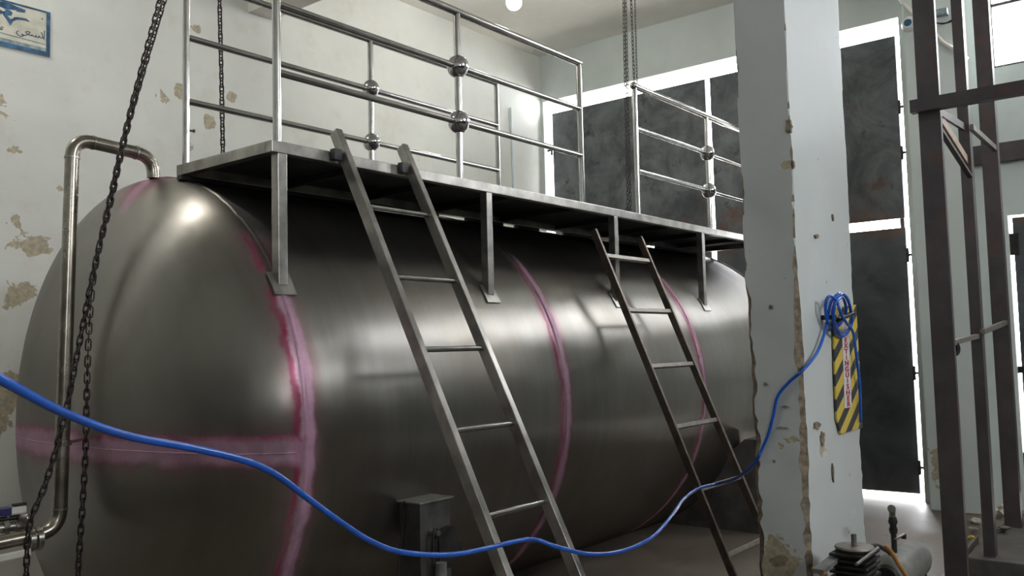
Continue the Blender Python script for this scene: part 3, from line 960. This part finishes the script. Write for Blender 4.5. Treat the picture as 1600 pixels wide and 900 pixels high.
for em in ([(-20, 15), (-10, 12), (0, 14), (7, 16), (7, 20), (0, 22), (-14, 20), (-22, 23)], [(-6, 6), (0, 2), (12, 4), (26, 10), (26, 16), (7, 13.5), (-6, 11)], [(26, 10), (40, 16), (39, 20), (26, 18)], [(5, 14), (14, 15), (20, 20), (17, 26), (10, 30), (5, 23)], [(10, 30), (17, 26), (21, 30), (20, 34), (16.5, 40), (12.5, 34)], [(21, 27), (27, 26.5), (33, 27.5), (33, 31), (26, 31), (21, 33)], [(33, 27.5), (41, 29), (46, 33), (46.5, 34.5), (40, 32), (33, 31)]):
    flat('emblem', em, M['blue'], bd)
flat('emblem_gap', [(12, 25), (15, 24), (20, 27), (20, 29), (17, 30)], M['cream'], bd, .0184)
flat('emblem_gap', [(-2, 10), (4, 12), (9, 16), (6, 18), (0, 15)], M['cream'], bd, .0184)


M['ink'] = plain('dark_blue_ink', (.02, .05, .12), .5)


def stroke(pts, r=.0035):
    q = [at(x, y, Y=yB - .0158) for x, y in pts]
    return obj('lettering', TUBE(catmull(q, 5), r, 6), M['ink'], bd)


stroke([(69.5, 48), (69.2, 55), (68.8, 62)], .003)
stroke([(67.5, 60), (66, 54), (64.5, 50)], .003)
stroke([(68, 59.5), (63, 58.5), (61, 56), (60.5, 58.5), (57, 57.5), (56, 55), (55.5, 57.5), (52, 56.5), (50, 54), (49, 56)], .003)
stroke([(49, 56), (44, 54), (40, 50), (44, 49.5), (47, 51), (43, 54), (37, 55.5)], .003)
stroke([(37, 55), (34, 53), (36, 56), (31, 56.5), (26.5, 53), (26, 50), (29, 48)], .003)
stroke([(6, 43.5), (3, 42), (1, 44), (4, 46), (0, 46)], .003)
obj('rule', BAR(at(-20, 45.5, Y=yB - .0158), at(70, 69.5, Y=yB - .0158), .003, .004), M['blue'], bd)
obj('screw', TUBE([at(66, 29.5, Y=yB - .019), at(66, 29.5, Y=yB - .014)], .006, 8), M['rung2'], bd)

# ------------------------------------------------------------------ small box on the tank with lever and wheel
mb = thing('metal_box', 'small grey metal box with lever and round plate on tank side', 'box', (3.13, 3.1, .45))
obj('box_body', BX((3.13, 3.10, .36), (3.345, 3.245, .848), .004), M['boxpaint'], mb)
obj('lid_flange', BX((3.115, 3.085, .849), (3.36, 3.25, .857), .002), M['comp'], mb)
hn = at(681, 826, Y=3.06)
bm = bmesh.new(); tube(bm, [(hn.x - .02, 3.06, .36), (hn.x - .02, 3.06, hn.z - .03), (hn.x - .008, 3.06, hn.z), (hn.x + .008, 3.06, hn.z), (hn.x + .02, 3.06, hn.z - .03), (hn.x + .02, 3.06, .36)], .007, 8)
obj('lever', bm, M['dark'], mb, True)
obj('lever_stub', TUBE([(hn.x, 3.04, hn.z - .02), (hn.x, 3.0999, hn.z - .02)], .014, 10), M['brass'], mb, True)
pw = at(700, 855, Y=3.085)
obj('round_plate', LATHE([(0, 0), (0, .105), (.012, .105), (.012, 0)], (pw.x, 3.086, pw.z), (0, 1, 0), 32), M['dark'], mb, True)
obj('pipe_stand', TUBE([(hn.x, 3.03, .0), (hn.x, 3.03, hn.z - .16)], .028, 16), M['comp'], mb, True)
ww = at(634, 800, X=3.12)
obj('cable', TUBE(catmull([at(632, 783, X=3.115), at(629, 820, X=3.115), at(625, 860, X=3.1), at(622, 900, X=3.08)], 6), .006, 8), M['dark'], mb, True)

# ------------------------------------------------------------------ steel frame at right
fr = thing('steel_frame', 'dark brown steel frame of tall uprights and a crossbeam at right', 'frame', (5.7, 1.26, 0))


def channel(bm, x0, x1, y0, y1, z0, z1, t=.008):
    """U section upright open towards +X"""
    box(bm, (x0, y0, z0), (x0 + t, y1, z1)); box(bm, (x0 + t, y0, z0), (x1, y0 + t, z1)); box(bm, (x0 + t, y1 - t, z0), (x1, y1, z1))


def chan(name, *a):
    bm = bmesh.new(); channel(bm, *a); return obj(name, bm, M['frame'], fr)


chan('upright', 5.65, 5.69, 1.208, 1.330, 0, ZC - .01)
chan('upright', 6.70, 6.78, 1.255, 1.325, .12, ZC - .01)
chan('upright', 7.80, 7.88, 1.27, 1.385, .12, ZC - .01)
chan('upright', 5.65, 5.70, -.15, -.05, 0, ZC - .01)
bm = bmesh.new(); box(bm, (5.585, -.2, 2.945), (5.593, 1.36, 3.022)); box(bm, (5.593, -.2, 3.014), (5.648, 1.36, 3.022)); box(bm, (5.593, -.2, 2.945), (5.648, 1.36, 2.953))
obj('crossbeam', bm, M['frame'], fr)
obj('tie_bar', BAR((5.66, 1.27, 2.99), (6.70, 1.29, 3.05), .02, .05), M['frame'], fr)
obj('diagonal_brace', BAR(at(1462, 176, Y=1.29), at(1516, 262, Y=1.29), .03, .055), M['lit_brace'], fr)  # lit top face of the brace, put into the tan colour
obj('diagonal_brace', BAR(at(1462, 192, Y=1.25), at(1516, 276, Y=1.25), .03, .02), M['frame'], fr)  # dark bar standing in for the brace's shaded underside
obj('bracket_arm', BAR((5.66, 1.24, 1.56), (6.70, 1.285, 1.60), .03, .03), M['rung2'], fr)
obj('bracket_arm', BAR((6.70, 1.25, 1.63), (7.80, 1.29, 1.70), .03, .035), M['rung2'], fr)
obj('bracket_arm', BAR((6.74, 1.25, 3.05), (7.80, 1.29, 3.08), .03, .04), M['rung2'], fr)
obj('hook_lug', LATHE([(-.008, .018), (-.008, .045), (.008, .045), (.008, .018)], at(1491, 545, Y=1.25), (.5, 1, 0), 16), M['dark'], fr, True)
# concrete step the frame's rear uprights stand on
st = tag(obj('concrete_step', BX((6.60, -1.6, 0), (8.5, 1.42, .12), .01), M['concrete']), 'low dark concrete step under the rear uprights at lower right', 'step')
# angle iron and litter on the floor behind the first upright
aa = at(1510, 866, Z=.02); bb = at(1543, 806, Z=.02)
bm = bmesh.new(); bar(bm, (6.05, 1.5, .004), (7.7, 1.58, .004), .05, .008); bar(bm, (6.05, 1.475, .028), (7.7, 1.555, .028), .006, .05)
tag(obj('angle_iron', bm, M['rung2']), 'length of brown angle iron lying on floor beside the step', 'angle iron')
k = 0
for px_, py_, s_, mt, lab in [(1524, 813, .055, 'paper', 'crumpled pale paper scrap on floor, leftmost by the step'), (1521, 826, .045, 'paper', 'torn pale paper scrap on the floor, nearest the first upright'), (1517, 837, .035, 'yellow', 'yellow plastic scrap on the floor behind first upright'), (1532, 787, .05, 'paper', 'small pale scrap on the floor close to the pilaster'), (1565, 806, .14, 'paper', 'large crumpled white paper on floor between rear uprights'), (1566, 824, .06, 'comp', 'grey rag scrap on the step between rear uprights')]:
    c = at(px_, py_, Z=.03 if px_ < 1550 else .16)
    if px_ < 1550 and c.x > 6.55 and c.y < 1.42: c.y = 1.47
    zb = .12 if px_ > 1550 else 0.0
    if zb: c.x = min(c.x, 8.3)
    bm = bmesh.new(); bmesh.ops.create_icosphere(bm, subdivisions=2, radius=s_)
    for v in bm.verts:
        n_ = noise.noise(v.co * (3.1 / s_ * .4) + Vector((px_, 0, 0)))
        v.co *= (.75 + .7 * n_); v.co.z = v.co.z * .55
    mz = min(v.co.z for v in bm.verts)
    for v in bm.verts: v.co += Vector((c.x, c.y, zb - mz))
    tag(obj('scrap', bm, M[mt]), lab, 'scrap', 'litter on the floor at right')

# ------------------------------------------------------------------ compressor in front of the pillar
cp = thing('air_compressor', 'grimy air compressor with small grey tank at pillar foot', 'compressor', (4.95, 1.36, 0))
CYL_Y, CYL_Z, CYR = 1.375, .40, .098
obj('air_tank', LATHE([(0, 0), (.004, .05), (.03, CYR - .01), (.05, CYR), (.50, CYR), (.55, CYR * .9), (.585, CYR * .6), (.60, 0)], (4.67, CYL_Y, CYL_Z), (1, 0, 0), 32), M['comp'], cp, 'all')
obj('end_cap', LATHE([(-.03, 0), (-.03, .055), (-.012, .07), (.02, .075), (.02, 0)], (4.70, CYL_Y, CYL_Z), (1, 0, 0), 28), M['dark'], cp, True)
for x in (4.85, 5.15):
    for y in (1.30, 1.45):
        obj('leg', BAR((x, CYL_Y + (y - CYL_Y) * .8, CYL_Z - .05), (x, y, 0), .02, .03), M['dark'], cp)
pd = at(1335, 858, Y=1.40)
obj('filter_disc', LATHE([(0, 0), (0, .085), (.008, .09), (.016, .085), (.016, 0)], pd, (0, 0, 1), 28), M['rung2'], cp, True)
obj('filter_stud', TUBE([pd + Vector((0, 0, .012)), pd + Vector((0, 0, .07))], .013, 12), M['comp'], cp, True)
# cylinder block with cooling fins
bm = bmesh.new()
tz = pd.z - .002
for i in range(7): box(bm, (pd.x - .105, pd.y - .085, tz - .018 - i * .026), (pd.x + .105, pd.y + .085, tz - .006 - i * .026), .002)
box(bm, (pd.x - .08, pd.y - .065, tz - .19), (pd.x + .08, pd.y + .065, tz))
obj('pump_head', bm, M['dark'], cp)
obj('crankcase', BX((pd.x - .10, pd.y - .08, .02), (pd.x + .12, pd.y + .08, tz - .192), .02), M['dark'], cp)
obj('motor', LATHE([(0, 0), (0, .06), (.02, .075), (.17, .075), (.19, .06), (.19, 0)], (pd.x - .33, 1.40, tz - .26), (1, 0, 0), 24), M['dark'], cp, True)
obj('motor_mount', BX((pd.x - .30, 1.34, .0), (pd.x - .14, 1.46, tz - .325), .004), M['dark'], cp)
obj('strut', TUBE([at(1338, 882, Y=1.30), at(1372, 856, Y=1.30)], .007, 10), M['comp'], cp, True)
obj('manifold', TUBE(catmull([at(1352, 858, Y=1.36), at(1368, 852, Y=1.37), at(1385, 860, Y=1.375), at(1392, 866, Y=1.375)], 5), .011, 10), M['dark'], cp, True)
vb = at(1398, 868, Y=CYL_Y); vt = at(1398, 826, Y=CYL_Y)
obj('riser', TUBE([(vb.x, CYL_Y, CYL_Z + CYR - .01), (vb.x, CYL_Y, vt.z)], .014, 14), M['dark'], cp, True)
vv = obj('outlet_valve', LATHE([(0, 0), (0, .018), (.02, .022), (.04, .016), (.06, .024), (.085, .018), (.085, 0)], (vb.x, CYL_Y, vt.z - .02), (0, 0, 1), 16), M['dark'], cp, True)
eb = at(1398, 820, Y=CYL_Y)
obj('valve_elbow', TUBE(catmull([(vb.x, CYL_Y, vt.z + .05), (vb.x - .005, CYL_Y, vt.z + .085), (vb.x - .035, CYL_Y - .01, vt.z + .115), (vb.x - .065, CYL_Y - .015, vt.z + .118)], 6), [.015 + .005 * (i / 18) for i in range(19)], 14), M['brass'], cp, True)
obj('valve_handle', BAR(at(1398, 843, Y=CYL_Y - .03), at(1413, 834, Y=CYL_Y - .03), .012, .006), M['brass'], vv)
obj('valve_nut', LATHE([(-.01, 0), (-.01, .014), (.01, .014), (.01, 0)], at(1412, 838, Y=CYL_Y - .025), (0, 1, 0), 8), M['dark'], vv)
tag(obj('yellow_cable', TUBE(catmull([at(1383, 852, Y=1.26), at(1392, 862, Y=1.24), at(1403, 880, Y=1.23), at(1416, 902, Y=1.22), at(1424, 930, Y=1.21), Vector((5.0, 1.15, .03)), Vector((4.7, 1.0, .012)), Vector((4.2, .9, .012))], 6), .0105, 10), M['yellowhose'], None, 'all'), 'dirty yellow cable arching over the compressor tank', 'cable')
tag(obj('yellow_cable', TUBE(catmull([at(1272, 888, Y=1.5), at(1282, 896, Y=1.5), at(1292, 906, Y=1.5), Vector((4.15, 1.45, .2)), Vector((4.1, 1.35, .012))], 6), .011, 10), M['yellowhose'], None, 'all'), 'short dirty yellow cable end beside the pillar foot', 'cable')
obj('drive_guard', BAR(at(1278, 893, Y=1.47), at(1318, 862, Y=1.47), .05, .02), M['comp'], cp)

# ------------------------------------------------------------------ fittings on the far wall
lp = at(803, 4, Z=4.98)
bl = thing('light_bulb', 'glowing ceiling bulb at the top of the picture', 'lamp', lp)
obj('bulb', LATHE([(-.075, 0)] + [(-.075 * math.cos(t * PI / 12), .075 * math.sin(t * PI / 12)) for t in range(1, 11)] + [(.085, .02), (.085, 0)], lp, (0, 0, 1), 24), M['bulb'], bl, 'all')
obj('socket', TUBE([lp + Vector((0, 0, .085)), Vector((lp.x, lp.y, ZC - .001))], .022, 12), M['white'], bl, True)
for (x, y, lab) in [(1.0, 5.5, 'added ceiling bulb outside the picture that brightens the left wall')]:
    p = Vector((x, y, 5.30))  # unseen bulb, added for more light on the left wall
    b2 = thing('light_bulb', lab, 'lamp', p)
    obj('bulb', LATHE([(-.075, 0)] + [(-.075 * math.cos(t * PI / 12), .075 * math.sin(t * PI / 12)) for t in range(1, 11)] + [(.085, .02), (.085, 0)], p, (0, 0, 1), 24), M['added_bulb'], b2, 'all')
    obj('socket', TUBE([p + Vector((0, 0, .085)), Vector((p.x, p.y, ZC - .001))], .022, 12), M['white'], b2, True)
cm = thing('security_camera', 'small round white camera with dark blue lens right of the gate', 'camera', at(1420, 38, X=8.88))
pcam = at(1421, 38, X=8.899)
obj('camera_base', LATHE([(0, 0), (0, .075), (-.03, .07), (-.06, .045), (-.06, 0)], pcam, (1, 0, 0), 24), M['white'], cm, True)
obj('lens', LATHE([(-.06, .0), (-.06, .036), (-.075, .03), (-.08, 0)], pcam, (1, 0, 0), 20), M['lens'], cm, True)
tag(obj('wall_conduit', TUBE(catmull([at(1396, -14, X=9.2), at(1408, 1, X=8.95), at(1425, 19, X=8.875), at(1442, 36, X=8.875), at(1459, 50, X=8.875), at(1475, 67, X=8.875), at(1495, 79, X=8.875), at(1512, 92, X=8.875)], 6), .016, 10), M['conduit'], None, 'all'), 'cream conduit sagging down the wall right of the gate', 'conduit')
cA = at(798, 168, Y=YW - .02); cB = at(803, 320, Y=YW - .02)
tag(obj('wall_pipe', TUBE([cA, cB, Vector((cB.x, cB.y, .3))], .014, 10), M['cyan'], None, True), 'thin pale cyan pipe running down left wall near the corner', 'pipe')
wr = at(1455, 28, X=XW - .05)
tag(obj('cable_tray', BX((8.83, 1.78, 4.60), (8.899, 2.02, 4.66), .003), M['greyblue']), 'short grey perforated tray on wall between the first two uprights', 'tray')
for k_, (a, b, c) in enumerate([((1458, 34), (1475, 37), (1496, 26)), ((1458, 36), (1478, 36), (1496, 30))]):
    tag(obj('wall_cable', TUBE(catmull([at(*a, X=8.86), at(*b, X=8.86), at(*c, X=8.86)], 6), .006, 8), M['dark'], None, 'all'), ('upper' if k_ == 0 else 'lower') + ' of two dark cables sagging under the grey tray', 'cable')
